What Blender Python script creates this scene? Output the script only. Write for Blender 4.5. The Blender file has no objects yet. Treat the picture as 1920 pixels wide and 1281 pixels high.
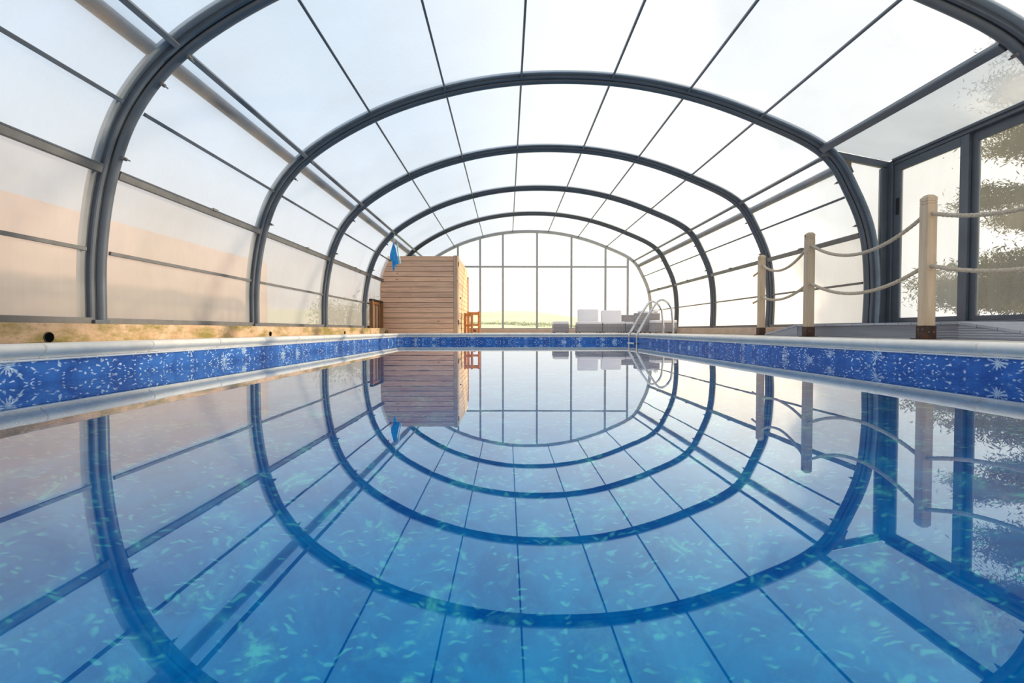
import bpy, bmesh, math, random
from mathutils import Vector, Matrix
random.seed(7)
S = bpy.context.scene
COL = S.collection
PI = math.pi
EYE = 0.255                      # eye above the water, water is z = 0

# ------------------------------------------------------------------ camera
cam_d = bpy.data.cameras.new('camera'); cam = bpy.data.objects.new('camera', cam_d); COL.objects.link(cam)
cam_d.sensor_width = 36.0; cam_d.lens = 907 / 1920 * 36.0; cam_d.clip_start = 0.02; cam_d.clip_end = 2000
cam.location = (0, 0, EYE)
cam.rotation_euler = (PI/2 - math.atan(21.5/907), 0, -math.atan(9/907))
S.camera = cam

# ------------------------------------------------------------------ world
w = bpy.data.worlds.new('sky'); S.world = w; w.use_nodes = True
nt = w.node_tree; nt.nodes.clear()
SUN_DIR = Vector((0.86, 0.42, 0.30)).normalized()
def wn(t, **k):
    n = nt.nodes.new(t)
    for a, b in k.items(): setattr(n, a, b)
    return n
tc = wn('ShaderNodeTexCoord'); nz = wn('ShaderNodeVectorMath', operation='NORMALIZE')
nt.links.new(tc.outputs['Generated'], nz.inputs[0])
sp = wn('ShaderNodeSeparateXYZ'); nt.links.new(nz.outputs[0], sp.inputs[0])
rmp = wn('ShaderNodeValToRGB'); nt.links.new(sp.outputs['Z'], rmp.inputs[0])
e = rmp.color_ramp.elements
e[0].position = 0.0; e[0].color = (1.0, 0.975, 0.94, 1)
e[1].position = 1.0; e[1].color = (0.60, 0.77, 0.96, 1)
m = rmp.color_ramp.elements.new(0.38); m.color = (0.70, 0.83, 0.97, 1)
dt = wn('ShaderNodeVectorMath', operation='DOT_PRODUCT'); nt.links.new(nz.outputs[0], dt.inputs[0]); dt.inputs[1].default_value = SUN_DIR
mr = wn('ShaderNodeMapRange'); nt.links.new(dt.outputs['Value'], mr.inputs[0])
mr.inputs[1].default_value = -0.35; mr.inputs[2].default_value = 1.0; mr.inputs[3].default_value = 0.0; mr.inputs[4].default_value = 1.0
pw = wn('ShaderNodeMath', operation='POWER'); nt.links.new(mr.outputs[0], pw.inputs[0]); pw.inputs[1].default_value = 2.6
gl = wn('ShaderNodeMix', data_type='RGBA'); nt.links.new(pw.outputs[0], gl.inputs[0]); nt.links.new(rmp.outputs[0], gl.inputs[6])
gl.inputs[7].default_value = (1.30, 1.24, 1.14, 1)
bg = wn('ShaderNodeBackground'); bg.inputs['Strength'].default_value = 1.07
nt.links.new(gl.outputs[2], bg.inputs['Color'])
wo = wn('ShaderNodeOutputWorld'); nt.links.new(bg.outputs[0], wo.inputs[0])

sd = bpy.data.lights.new('sun', 'SUN'); sun = bpy.data.objects.new('sun', sd); COL.objects.link(sun)
sd.energy = 7.0; sd.color = (1.0, 0.84, 0.62); sd.angle = math.radians(1.5)
sun.rotation_euler = SUN_DIR.to_track_quat('Z', 'Y').to_euler(); sun.location = (20, 12, 12)

S.view_settings.view_transform = 'Standard'; S.view_settings.look = 'None'
S.view_settings.gamma = 1.0; S.view_settings.exposure = 0.0; S.view_settings.use_curve_mapping = False
S.cycles.transparent_max_bounces = 24; S.cycles.max_bounces = 10; S.cycles.diffuse_bounces = 4
S.cycles.transmission_bounces = 8; S.cycles.sample_clamp_indirect = 6.0

# ------------------------------------------------------------------ materials
def mat(name):
    m = bpy.data.materials.new(name); m.use_nodes = True
    n = m.node_tree; n.nodes.clear()
    o = n.nodes.new('ShaderNodeOutputMaterial')
    return m, n, o
def N(n, t, ins=None, **k):
    x = n.nodes.new(t)
    for a, b in k.items(): setattr(x, a, b)
    for a, b in (ins or {}).items():
        if hasattr(b, 'is_output'): n.links.new(b, x.inputs[a])
        else: x.inputs[a].default_value = b
    return x
def c4(c): return (c[0], c[1], c[2], 1)
def ramp(n, src, stops):
    r = N(n, 'ShaderNodeValToRGB', {0: src}); el = r.color_ramp.elements
    el[0].position, el[0].color = stops[0][0], c4(stops[0][1])
    el[1].position, el[1].color = stops[-1][0], c4(stops[-1][1])
    for p, c in stops[1:-1]:
        q = el.new(p); q.color = c4(c)
    return r.outputs[0]
def mixc(n, f, a, b, bt='MIX'):
    x = N(n, 'ShaderNodeMix', data_type='RGBA', blend_type=bt)
    for i, v in ((0, f), (6, a), (7, b)):
        if hasattr(v, 'is_output'): n.links.new(v, x.inputs[i])
        else: x.inputs[i].default_value = v if i == 0 else c4(v)
    return x.outputs[2]
def coords(n, kind='Object', scale=(1, 1, 1)):
    t = N(n, 'ShaderNodeTexCoord'); mp = N(n, 'ShaderNodeMapping', {0: t.outputs[kind], 3: scale})
    return mp.outputs[0]
def worldpos(n, scale=(1, 1, 1)):
    g = N(n, 'ShaderNodeNewGeometry'); mp = N(n, 'ShaderNodeMapping', {0: g.outputs['Position'], 3: scale})
    return mp.outputs[0]
def simple(name, col, rough=0.5, metal=0.0, var=0.12, nscale=8, stretch=(1, 1, 1), bump=0.0, spec=0.5, col2=None, ns2=(0.35, 0.65)):
    m, n, o = mat(name)
    v = worldpos(n, stretch)
    no = N(n, 'ShaderNodeTexNoise', {'Vector': v, 'Scale': nscale, 'Detail': 6.0, 'Roughness': 0.6})
    c2 = col2 or tuple(min(1, x * (1 + var)) for x in col)
    c1 = col if col2 else tuple(x * (1 - var) for x in col)
    c = ramp(n, no.outputs[0], [(ns2[0], c1), (ns2[1], c2)])
    b = N(n, 'ShaderNodeBsdfPrincipled', {'Base Color': c, 'Roughness': rough, 'Metallic': metal, 'Specular IOR Level': spec})
    if bump:
        bp = N(n, 'ShaderNodeBump', {'Height': no.outputs[0], 'Strength': bump, 'Distance': 0.01})
        n.links.new(bp.outputs[0], b.inputs['Normal'])
    n.links.new(b.outputs[0], o.inputs[0])
    return m
M = {}
M['frame'] = simple('slate_grey_aluminium', (0.085, 0.10, 0.125), 0.38, 0.0, 0.10, 6, bump=0.0, spec=0.6)
M['flange'] = simple('pale_blue_grey_flange', (0.18, 0.22, 0.26), 0.5)
M['end_frame'] = simple('flare_paled_aluminium', (0.32, 0.32, 0.315), 0.4, 0.0, 0.08, 10)  # end wall grey lightened to carry lens flare in the colour
M['hole_shade'] = simple('drain_shade', (0.004, 0.004, 0.004), 1.0, spec=0.0)  # flat black for the shade inside the drain outlets
M['frame_light'] = simple('mid_grey_aluminium', (0.145, 0.14, 0.138), 0.4, 0.0, 0.15, 10)
M['rubber'] = simple('black_rubber', (0.008, 0.009, 0.012), 0.6, 0, 0.2)
M['tube'] = simple('galvanised_tube', (0.07, 0.08, 0.10), 0.5, 0.3, 0.0, 3, col2=(0.22, 0.15, 0.11), ns2=(0.42, 0.62))
M['steel'] = simple('polished_steel', (0.62, 0.63, 0.64), 0.16, 1.0, 0.04)
M['plastic_white'] = simple('white_plastic', (0.75, 0.76, 0.76), 0.35)
M['plastic_black'] = simple('black_plastic', (0.02, 0.03, 0.05), 0.4)
M['hinge'] = simple('dark_hinge', (0.05, 0.045, 0.04), 0.5, 0.5)
M['cushion'] = simple('pale_grey_cushion', (0.80, 0.78, 0.81), 0.9, 0, 0.03, 30)
M['towel'] = simple('white_towel', (0.82, 0.82, 0.84), 0.95, 0, 0.05, 40, bump=0.4)
M['blue_cloth'] = simple('blue_cloth', (0.0, 0.15, 0.50), 0.5, 0, 0.25, 12, col2=(0.0, 0.33, 0.75))
M['white_cloth'] = simple('white_cloth', (0.55, 0.75, 0.75), 0.6)
M['stone_wall'] = simple('beige_render', (0.42, 0.30, 0.25), 0.9, 0, 0.10, 3, bump=0.3)
M['fence_paint'] = simple('white_fence', (0.62, 0.60, 0.57), 0.7)
M['patio'] = simple('patio_stone', (0.50, 0.47, 0.44), 0.8, 0, 0.15, 12)
M['bark'] = simple('bark', (0.16, 0.11, 0.07), 0.9, 0, 0.4, 14, stretch=(1, 1, .3), bump=0.8)
M['sock'] = simple('rusty_post_shoe', (0.035, 0.022, 0.018), 0.6, 0.3, 0, 18, col2=(0.10, 0.045, 0.025))
M['orange_wood'] = simple('orange_varnished_wood', (0.55, 0.20, 0.045), 0.4, 0, 0.25, 9, stretch=(4, 4, 1))
M['brown_bag'] = simple('brown_cloth', (0.25, 0.09, 0.05), 0.9)

def wood(name, c1, c2, axis, rough=0.75):
    m, n, o = mat(name)
    st = [14, 14, 14]; st[axis] = 0.9
    oi = N(n, 'ShaderNodeObjectInfo')
    g = N(n, 'ShaderNodeNewGeometry')
    ad = N(n, 'ShaderNodeVectorMath', {0: g.outputs['Position']}, operation='ADD')
    sc = N(n, 'ShaderNodeMath', {0: oi.outputs['Random'], 1: 31.0}, operation='MULTIPLY')
    cb = N(n, 'ShaderNodeCombineXYZ', {0: sc.outputs[0], 1: sc.outputs[0], 2: sc.outputs[0]})
    n.links.new(cb.outputs[0], ad.inputs[1])
    mp = N(n, 'ShaderNodeMapping', {0: ad.outputs[0], 3: tuple(st)})
    no = N(n, 'ShaderNodeTexNoise', {'Vector': mp.outputs[0], 'Scale': 2.2, 'Detail': 7.0, 'Roughness': 0.65, 'Distortion': 0.6})
    st2 = [5.5, 5.5, 5.5]; st2[axis] = 2.2
    mp2 = N(n, 'ShaderNodeMapping', {0: ad.outputs[0], 3: tuple(st2)})
    kn = N(n, 'ShaderNodeTexVoronoi', {'Vector': mp2.outputs[0], 'Scale': 1.6})
    kr = ramp(n, kn.outputs['Distance'], [(0.03, (0.25, 0.14, 0.08)), (0.11, (1, 1, 1))])
    c = ramp(n, no.outputs[0], [(0.3, c1), (0.7, c2)])
    c = mixc(n, 1.0, c, kr, 'MULTIPLY')
    tint = ramp(n, oi.outputs['Random'], [(0.0, (0.86, 0.84, 0.84)), (1.0, (1.1, 1.05, 1.0))])
    c = mixc(n, 1.0, c, tint, 'MULTIPLY')
    b = N(n, 'ShaderNodeBsdfPrincipled', {'Base Color': c, 'Roughness': rough})
    bp = N(n, 'ShaderNodeBump', {'Height': no.outputs[0], 'Strength': 0.25, 'Distance': 0.004})
    n.links.new(bp.outputs[0], b.inputs['Normal'])
    n.links.new(b.outputs[0], o.inputs[0])
    return m
M['larch_x'] = wood('larch_board', (0.58, 0.345, 0.225), (0.88, 0.58, 0.40), 0)
M['larch_y'] = wood('larch_side_board', (0.62, 0.42, 0.24), (0.80, 0.60, 0.38), 1)
M['larch_z'] = wood('larch_upright', (0.42, 0.28, 0.19), (0.62, 0.44, 0.31), 2)
M['post'] = wood('weathered_post', (0.42, 0.33, 0.23), (0.60, 0.49, 0.37), 2)
M['brown_wood'] = wood('brown_stained_wood', (0.16, 0.07, 0.03), (0.40, 0.20, 0.08), 2)

def panel_mat(name, opac, tcol, dirt, trans=(0.97, 0.985, 1.0)):
    m, n, o = mat(name)
    v = worldpos(n, (1, 1, 1))
    a = N(n, 'ShaderNodeTexNoise', {'Vector': v, 'Scale': 1.1, 'Detail': 5.0, 'Roughness': 0.6, 'Distortion': 0.4})
    b = N(n, 'ShaderNodeTexNoise', {'Vector': worldpos(n, (22, 22, 0.7)), 'Scale': 1.0, 'Detail': 3.0})
    s = N(n, 'ShaderNodeTexVoronoi', {'Vector': v, 'Scale': 3.1})
    spot = N(n, 'ShaderNodeMath', {0: s.outputs['Distance'], 1: 0.035}, operation='LESS_THAN')
    f1 = N(n, 'ShaderNodeMath', {0: a.outputs[0], 1: dirt, 2: opac - dirt * 0.5}, operation='MULTIPLY_ADD')
    f2 = N(n, 'ShaderNodeMath', {0: b.outputs[0], 1: 0.10, 2: f1.outputs[0]}, operation='MULTIPLY_ADD')
    f3 = N(n, 'ShaderNodeMath', {0: spot.outputs[0], 1: 0.05, 2: f2.outputs[0]}, operation='MULTIPLY_ADD', use_clamp=True)
    col = ramp(n, a.outputs[0], [(0.35, tcol), (0.7, tuple(x * q for x, q in zip(tcol, (0.93, 0.90, 0.85))))])
    tl = N(n, 'ShaderNodeBsdfTranslucent', {'Color': col}); df = N(n, 'ShaderNodeBsdfDiffuse', {'Color': col})
    td = N(n, 'ShaderNodeMixShader', {0: 0.22, 1: tl.outputs[0], 2: df.outputs[0]})
    tr = N(n, 'ShaderNodeBsdfTransparent', {'Color': c4(trans)})
    mx = N(n, 'ShaderNodeMixShader', {0: f3.outputs[0], 1: tr.outputs[0], 2: td.outputs[0]})
    n.links.new(mx.outputs[0], o.inputs[0])
    return m
M['panel'] = panel_mat('frosted_polycarbonate', 0.42, (0.93, 0.95, 0.98), 0.25)
M['panel_low'] = panel_mat('dusty_polycarbonate', 0.66, (0.93, 0.875, 0.83), 0.3, (0.97, 0.94, 0.92))
M['panel_grimy_shaded'] = panel_mat('grimy_shaded_polycarbonate', 0.70, (0.70, 0.70, 0.68), 0.45, (0.80, 0.81, 0.80))  # grime, with tree shade also put into the greyer tone
M['door_pane'] = panel_mat('misted_door_pane', 0.36, (0.92, 0.90, 0.87), 0.35)
M['clear_door_pane'] = panel_mat('lightly_misted_pane', 0.24, (0.92, 0.88, 0.82), 0.3)

def glass_mat():
    m, n, o = mat('clear_end_glass')
    tr = N(n, 'ShaderNodeBsdfTransparent', {'Color': (0.97, 0.98, 0.975, 1)})
    g = N(n, 'ShaderNodeBsdfGlossy', {'Roughness': 0.02})
    fr = N(n, 'ShaderNodeFresnel', {'IOR': 1.35})
    mx = N(n, 'ShaderNodeMixShader', {0: fr.outputs[0], 1: tr.outputs[0], 2: g.outputs[0]})
    n.links.new(mx.outputs[0], o.inputs[0]); return m
M['glass'] = glass_mat()

def water_mat():
    m, n, o = mat('pool_water')
    no = N(n, 'ShaderNodeTexNoise', {'Vector': worldpos(n, (1, 1, 1)), 'Scale': 3.0, 'Detail': 3.0})
    bp = N(n, 'ShaderNodeBump', {'Height': no.outputs[0], 'Strength': 0.03, 'Distance': 0.004})
    # reflectance F = F0 + (1 - F0) * (1 - cos)^k with a blue-green F0
    lw = N(n, 'ShaderNodeLayerWeight', {'Blend': 0.5})
    p = N(n, 'ShaderNodeMath', {0: lw.outputs['Facing'], 1: 4.0}, operation='POWER').outputs[0]
    F = [N(n, 'ShaderNodeMath', {0: p, 1: 1 - f0, 2: f0}, operation='MULTIPLY_ADD').outputs[0] for f0 in (0.0, 0.085, 0.11)]
    q = [N(n, 'ShaderNodeMath', {0: f, 1: F[2]}, operation='DIVIDE').outputs[0] for f in F]
    cc = N(n, 'ShaderNodeCombineColor', {0: q[0], 1: q[1], 2: q[2]})
    g = N(n, 'ShaderNodeBsdfGlossy', {'Roughness': 0.0, 'Color': cc.outputs[0], 'Normal': bp.outputs[0]})
    r = N(n, 'ShaderNodeBsdfRefraction', {'Roughness': 0.0, 'IOR': 1.33, 'Color': (0.42, 0.96, 1.0, 1), 'Normal': bp.outputs[0]})
    mx = N(n, 'ShaderNodeMixShader', {0: F[2], 1: r.outputs[0], 2: g.outputs[0]})
    n.links.new(mx.outputs[0], o.inputs[0]); return m
M['water'] = water_mat()

def liner_mat(name, deep, light, fleck, star, k=1.0):
    """printed pool liner: mottled blue with pale flecks and burst flowers, laid out in metres on the UV map"""
    m, n, o = mat(name)
    uv = N(n, 'ShaderNodeUVMap', uv_map='UVMap').outputs[0]
    a = N(n, 'ShaderNodeTexNoise', {'Vector': uv, 'Scale': 5.0 * k, 'Detail': 6.0, 'Roughness': 0.65, 'Distortion': 0.8})
    base = ramp(n, a.outputs[0], [(0.38, deep), (0.62, light)])
    # flecks: small commas
    dn = N(n, 'ShaderNodeTexNoise', {'Vector': uv, 'Scale': 14.0 * k, 'Detail': 2.0})
    dn2 = N(n, 'ShaderNodeTexNoise', {'Vector': uv, 'Scale': 34.0 * k, 'Detail': 4.0})
    off = N(n, 'ShaderNodeVectorMath', {0: dn.outputs['Color'], 1: (0.09 / k, 0.09 / k, 0)}, operation='MULTIPLY')
    wv = N(n, 'ShaderNodeVectorMath', {0: uv, 1: off.outputs[0]}, operation='ADD')
    mp = N(n, 'ShaderNodeMapping', {0: wv.outputs[0], 2: (0, 0, 0.6), 3: (1.0, 2.3, 1.0)})
    vo = N(n, 'ShaderNodeTexVoronoi', {'Vector': mp.outputs[0], 'Scale': 19.0 * k, 'Randomness': 1.0}, voronoi_dimensions='2D')
    fl = ramp(n, vo.outputs['Distance'], [(0.10, (1, 1, 1)), (0.24, (0, 0, 0))])
    gate = N(n, 'ShaderNodeTexNoise', {'Vector': uv, 'Scale': 9.0 * k, 'Detail': 3.0})
    gr = ramp(n, gate.outputs[0], [(0.42, (0, 0, 0)), (0.51, (1, 1, 1))])
    fm = mixc(n, 1.0, fl, gr, 'MULTIPLY')
    col = mixc(n, mixc(n, 1.0, fm, ((0.6,)*3 if star < 0.1 else (1, 1, 1)), 'MULTIPLY'), base, fleck)
    bl = N(n, 'ShaderNodeTexNoise', {'Vector': uv, 'Scale': 9.0 * k, 'Detail': 6.0, 'Roughness': 0.62, 'Distortion': 0.5})
    bm_ = ramp(n, bl.outputs[0], [(0.53, (0, 0, 0)), (0.62, (.22, .22, .22)), (0.68, (.9, .9, .9))] if star < 0.1 else [(0.68, (0, 0, 0)), (0.80, (.5, .5, .5))])
    col = mixc(n, bm_, col, tuple(x*0.9 for x in fleck))
    # star bursts
    sv = N(n, 'ShaderNodeTexVoronoi', {'Vector': uv, 'Scale': 2.6 * k, 'Randomness': 0.55}, voronoi_dimensions='2D')
    scaled = N(n, 'ShaderNodeVectorMath', {0: uv, 3: 1.0}, operation='SCALE')
    d = N(n, 'ShaderNodeVectorMath', {0: uv, 1: sv.outputs['Position']}, operation='SUBTRACT')
    ds = N(n, 'ShaderNodeSeparateXYZ', {0: d.outputs[0]})
    at = N(n, 'ShaderNodeMath', {0: ds.outputs[1], 1: ds.outputs[0]}, operation='ARCTAN2')
    an = N(n, 'ShaderNodeMath', {0: at.outputs[0], 1: 11.0}, operation='MULTIPLY')
    co = N(n, 'ShaderNodeMath', {0: an.outputs[0]}, operation='COSINE')
    ln = N(n, 'ShaderNodeVectorMath', {0: d.outputs[0]}, operation='LENGTH')
    rr = N(n, 'ShaderNodeMath', {0: ln.outputs['Value'], 1: k / 0.06}, operation='MULTIPLY')
    rn = N(n, 'ShaderNodeMath', {0: dn2.outputs[0], 1: 4.0, 2: -2.0}, operation='MULTIPLY_ADD')
    r2 = N(n, 'ShaderNodeMath', {0: rr.outputs[0], 1: rn.outputs[0]}, operation='ADD')
    sub = N(n, 'ShaderNodeMath', {0: co.outputs[0], 1: 0.45, 2: 0.55}, operation='MULTIPLY_ADD')
    sx = N(n, 'ShaderNodeMath', {0: sub.outputs[0], 1: r2.outputs[0]}, operation='SUBTRACT')
    sm = ramp(n, sx.outputs[0], [(0.0, (0, 0, 0)), (0.35, (1, 1, 1))])
    sgate = mixc(n, 1.0, sm, (star, star, star), 'MULTIPLY')
    col = mixc(n, sgate, col, tuple(min(1, x * 1.15) for x in fleck))
    b = N(n, 'ShaderNodeBsdfPrincipled', {'Base Color': col, 'Roughness': 0.4, 'Specular IOR Level': 0.0 if star < 0.1 else 0.3})
    n.links.new(b.outputs[0], o.inputs[0]); return m
M['liner_wall'] = liner_mat('printed_liner_wall', (0.010, 0.085, 0.36), (0.035, 0.18, 0.56), (0.72, 0.85, 0.98), 0.6, 1.0)
M['liner_floor'] = liner_mat('printed_liner_floor', (0.0, 0.16, 0.58), (0.0, 0.34, 0.80), (0.66, 0.97, 0.95), 0.0, 0.68)

def coping_mat():
    m, n, o = mat('cast_stone_coping')
    oi = N(n, 'ShaderNodeObjectInfo')
    no = N(n, 'ShaderNodeTexNoise', {'Vector': worldpos(n), 'Scale': 7.0, 'Detail': 8.0, 'Roughness': 0.7})
    c = ramp(n, no.outputs[0], [(0.3, (0.76, 0.71, 0.65)), (0.6, (0.90, 0.85, 0.78)), (0.8, (0.92, 0.88, 0.82))])
    t = ramp(n, oi.outputs['Random'], [(0, (0.93, 0.93, 0.93)), (1, (1.04, 1.03, 1.0))])
    c = mixc(n, 1.0, c, t, 'MULTIPLY')
    b = N(n, 'ShaderNodeBsdfPrincipled', {'Base Color': c, 'Roughness': 0.6})
    bp = N(n, 'ShaderNodeBump', {'Height': no.outputs[0], 'Strength': 0.12, 'Distance': 0.004})
    n.links.new(bp.outputs[0], b.inputs['Normal']); n.links.new(b.outputs[0], o.inputs[0]); return m
M['coping'] = coping_mat()
def kerb_mat(name, a1, a2, moss):
    m, n, o = mat(name)
    v = worldpos(n, (1, 1, 1))
    a = N(n, 'ShaderNodeTexNoise', {'Vector': v, 'Scale': 6.0, 'Detail': 8.0, 'Roughness': 0.7})
    b2 = N(n, 'ShaderNodeTexNoise', {'Vector': worldpos(n, (1, 1, 2.5)), 'Scale': 2.4, 'Detail': 9.0, 'Roughness': 0.75})
    g = N(n, 'ShaderNodeTexNoise', {'Vector': v, 'Scale': 60.0, 'Detail': 4.0, 'Roughness': 0.8})
    c = ramp(n, a.outputs[0], [(0.3, a1), (0.7, a2)])
    c = mixc(n, ramp(n, b2.outputs[0], [(0.45, (0, 0, 0)), (0.60, (1, 1, 1))]), c, moss)
    c = mixc(n, ramp(n, g.outputs[0], [(0.60, (0, 0, 0)), (0.70, (.8, .8, .8))]), c, (0.07, 0.05, 0.02))
    b = N(n, 'ShaderNodeBsdfPrincipled', {'Base Color': c, 'Roughness': 0.9})
    bp = N(n, 'ShaderNodeBump', {'Height': g.outputs[0], 'Strength': 0.6, 'Distance': 0.006})
    n.links.new(bp.outputs[0], b.inputs['Normal']); n.links.new(b.outputs[0], o.inputs[0]); return m
M['kerb'] = kerb_mat('mossy_concrete', (0.48, 0.30, 0.17), (0.66, 0.46, 0.30), (0.24, 0.19, 0.045))
M['kerb_clean'] = kerb_mat('pinkish_concrete', (0.50, 0.36, 0.28), (0.66, 0.50, 0.40), (0.50, 0.38, 0.26))
M['deck'] = simple('grey_composite_deck', (0.36, 0.375, 0.43), 0.6, 0, 0.1, 20, stretch=(1, .1, 1))
M['rope'] = simple('natural_rope', (0.50, 0.42, 0.32), 0.9, 0, 0.2, 60, bump=0.5)
def rattan_mat():
    m, n, o = mat('grey_rattan')
    v = worldpos(n)
    w1 = N(n, 'ShaderNodeTexWave', {'Vector': v, 'Scale': 14.0, 'Distortion': 0.4}, bands_direction='Z')
    w2 = N(n, 'ShaderNodeTexWave', {'Vector': v, 'Scale': 9.0, 'Distortion': 0.4}, bands_direction='X')
    w3 = N(n, 'ShaderNodeMath', {0: w2.outputs['Fac'], 1: 0.35, 2: 0.65}, operation='MULTIPLY_ADD')
    mm = N(n, 'ShaderNodeMath', {0: w1.outputs['Fac'], 1: w3.outputs[0]}, operation='MULTIPLY')
    c = ramp(n, mm.outputs[0], [(0.0, (0.13, 0.12, 0.13)), (0.8, (0.52, 0.50, 0.53))])
    b = N(n, 'ShaderNodeBsdfPrincipled', {'Base Color': c, 'Roughness': 0.7})
    n.links.new(b.outputs[0], o.inputs[0]); return m
M['rattan'] = rattan_mat()
def foliage_mat(name, c1, c2):
    m, n, o = mat(name)
    no = N(n, 'ShaderNodeTexNoise', {'Vector': worldpos(n), 'Scale': 3.0, 'Detail': 5.0})
    c = ramp(n, no.outputs[0], [(0.3, c1), (0.7, c2)])
    d = N(n, 'ShaderNodeBsdfDiffuse', {'Color': c}); t = N(n, 'ShaderNodeBsdfTranslucent', {'Color': c})
    mx = N(n, 'ShaderNodeMixShader', {0: 0.35, 1: d.outputs[0], 2: t.outputs[0]})
    n.links.new(mx.outputs[0], o.inputs[0]); return m
M['needles'] = foliage_mat('pine_needles', (0.07, 0.055, 0.02), (0.26, 0.19, 0.06))
M['bush'] = foliage_mat('bush_leaves', (0.12, 0.16, 0.02), (0.45, 0.48, 0.08))
M['hedge'] = foliage_mat('haze_paled_hedge', (0.50, 0.52, 0.36), (0.60, 0.60, 0.42))  # leaf tone paled, distance haze is put into the colour
M['field'] = simple('haze_paled_pasture', (0.62, 0.66, 0.36), 1.0, 0, 0, 0.05, col2=(0.80, 0.78, 0.52))  # grass tone includes the haze of distance
M['lawn'] = simple('rough_grass', (0.30, 0.32, 0.12), 1.0, 0, 0, 0.8, col2=(0.50, 0.44, 0.24))

# ------------------------------------------------------------------ helpers
def link(name, mesh, m, parent=None, smooth=False):
    if m is not None and not mesh.materials: mesh.materials.append(m)
    if smooth:
        for p in mesh.polygons: p.use_smooth = True
    o = bpy.data.objects.new(name, mesh); COL.objects.link(o)
    if parent is not None:
        o.parent = parent
        o.matrix_parent_inverse = parent.matrix_world.inverted() if False else Matrix.Translation(-parent.location) @ Matrix.Identity(4)
        if parent.parent is not None:      # a sub-part: its vertices are given in world space too
            o.matrix_parent_inverse = Matrix.Identity(4)
    return o
def mk(name, vs, fs, m, parent=None, smooth=False, uvs=None):
    me = bpy.data.meshes.new(name); me.from_pydata([tuple(v) for v in vs], [], fs); me.update()
    if uvs:
        l = me.uv_layers.new(name='UVMap')
        for lp in me.loops: l.data[lp.index].uv = uvs[lp.vertex_index]
    return link(name, me, m, parent, smooth)
class MB:
    def __init__(s): s.bm = bmesh.new()
    def box(s, x0, x1, y0, y1, z0, z1, bev=0.0, rot=None):
        r = bmesh.ops.create_cube(s.bm, size=1)
        vs = r['verts']
        for v in vs: v.co = Vector(((x0 + x1)/2 + v.co.x*(x1 - x0), (y0 + y1)/2 + v.co.y*(y1 - y0), (z0 + z1)/2 + v.co.z*(z1 - z0)))
        if bev > 0:
            es = list({e for v in vs for e in v.link_edges})
            rr = bmesh.ops.bevel(s.bm, geom=es, offset=bev, segments=2, profile=0.5, affect='EDGES')
            vs = list({v for f in rr['faces'] for v in f.verts} | {v for v in vs if v.is_valid})
        if rot: bmesh.ops.transform(s.bm, matrix=rot, verts=[v for v in vs if v.is_valid])
        return s
    def tube(s, pts, r, seg=10, closed=False, caps=True, lobes=0, twist=0.0, amp=0.0):
        pts = [Vector(p) for p in pts]; n = len(pts); rings = []
        prev = None; L = 0
        for i, p in enumerate(pts):
            t = (pts[min(i+1, n-1)] - pts[max(i-1, 0)]).normalized()
            if prev is None:
                a = Vector((0, 0, 1)) if abs(t.z) < 0.9 else Vector((1, 0, 0))
                u = t.cross(a).normalized()
            else:
                u = (prev - t * prev.dot(t)).normalized()
            v = t.cross(u); prev = u
            if i: L += (pts[i] - pts[i-1]).length
            rad = r[i] if isinstance(r, (list, tuple)) else r
            ring = []
            for k in range(seg):
                th = 2*PI*k/seg
                q = rad * (1 + amp * math.cos(lobes * th + twist * L)) if lobes else rad
                ring.append(s.bm.verts.new(p + (u*math.cos(th) + v*math.sin(th)) * q))
            rings.append(ring)
        for i in range(n-1):
            for k in range(seg):
                s.bm.faces.new((rings[i][k], rings[i][(k+1) % seg], rings[i+1][(k+1) % seg], rings[i+1][k]))
        if caps:
            s.bm.faces.new(rings[0][::-1]); s.bm.faces.new(rings[-1])
        return s
    def prism(s, poly, axis, a, b):
        """poly in the two other axes, extruded along axis from a to b"""
        def pt(p, t):
            q = list(p); q.insert(axis, t); return Vector(q)
        A = [s.bm.verts.new(pt(p, a)) for p in poly]; B = [s.bm.verts.new(pt(p, b)) for p in poly]
        n = len(poly)
        s.bm.faces.new(A[::-1]); s.bm.faces.new(B)
        for i in range(n): s.bm.faces.new((A[i], A[(i+1) % n], B[(i+1) % n], B[i]))
        return s
    def build(s, name, m, parent=None, smooth=False):
        bmesh.ops.recalc_face_normals(s.bm, faces=s.bm.faces)
        me = bpy.data.meshes.new(name); s.bm.to_mesh(me); s.bm.free()
        o = link(name, me, m, parent)
        if smooth:
            for p in me.polygons: p.use_smooth = True
            try: me.set_sharp_from_angle(angle=math.radians(40))
            except Exception: pass
        return o
def tag(o, label, cat, group=None, kind=None):
    o['label'] = label; o['category'] = cat
    if group: o['group'] = group
    if kind: o['kind'] = kind
    return o
def empty(name, loc, label, cat, group=None, kind=None):
    o = bpy.data.objects.new(name, None); COL.objects.link(o); o.location = loc; o.empty_display_size = 0.1
    return tag(o, label, cat, group, kind)
def Z(h): return EYE + h

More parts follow.
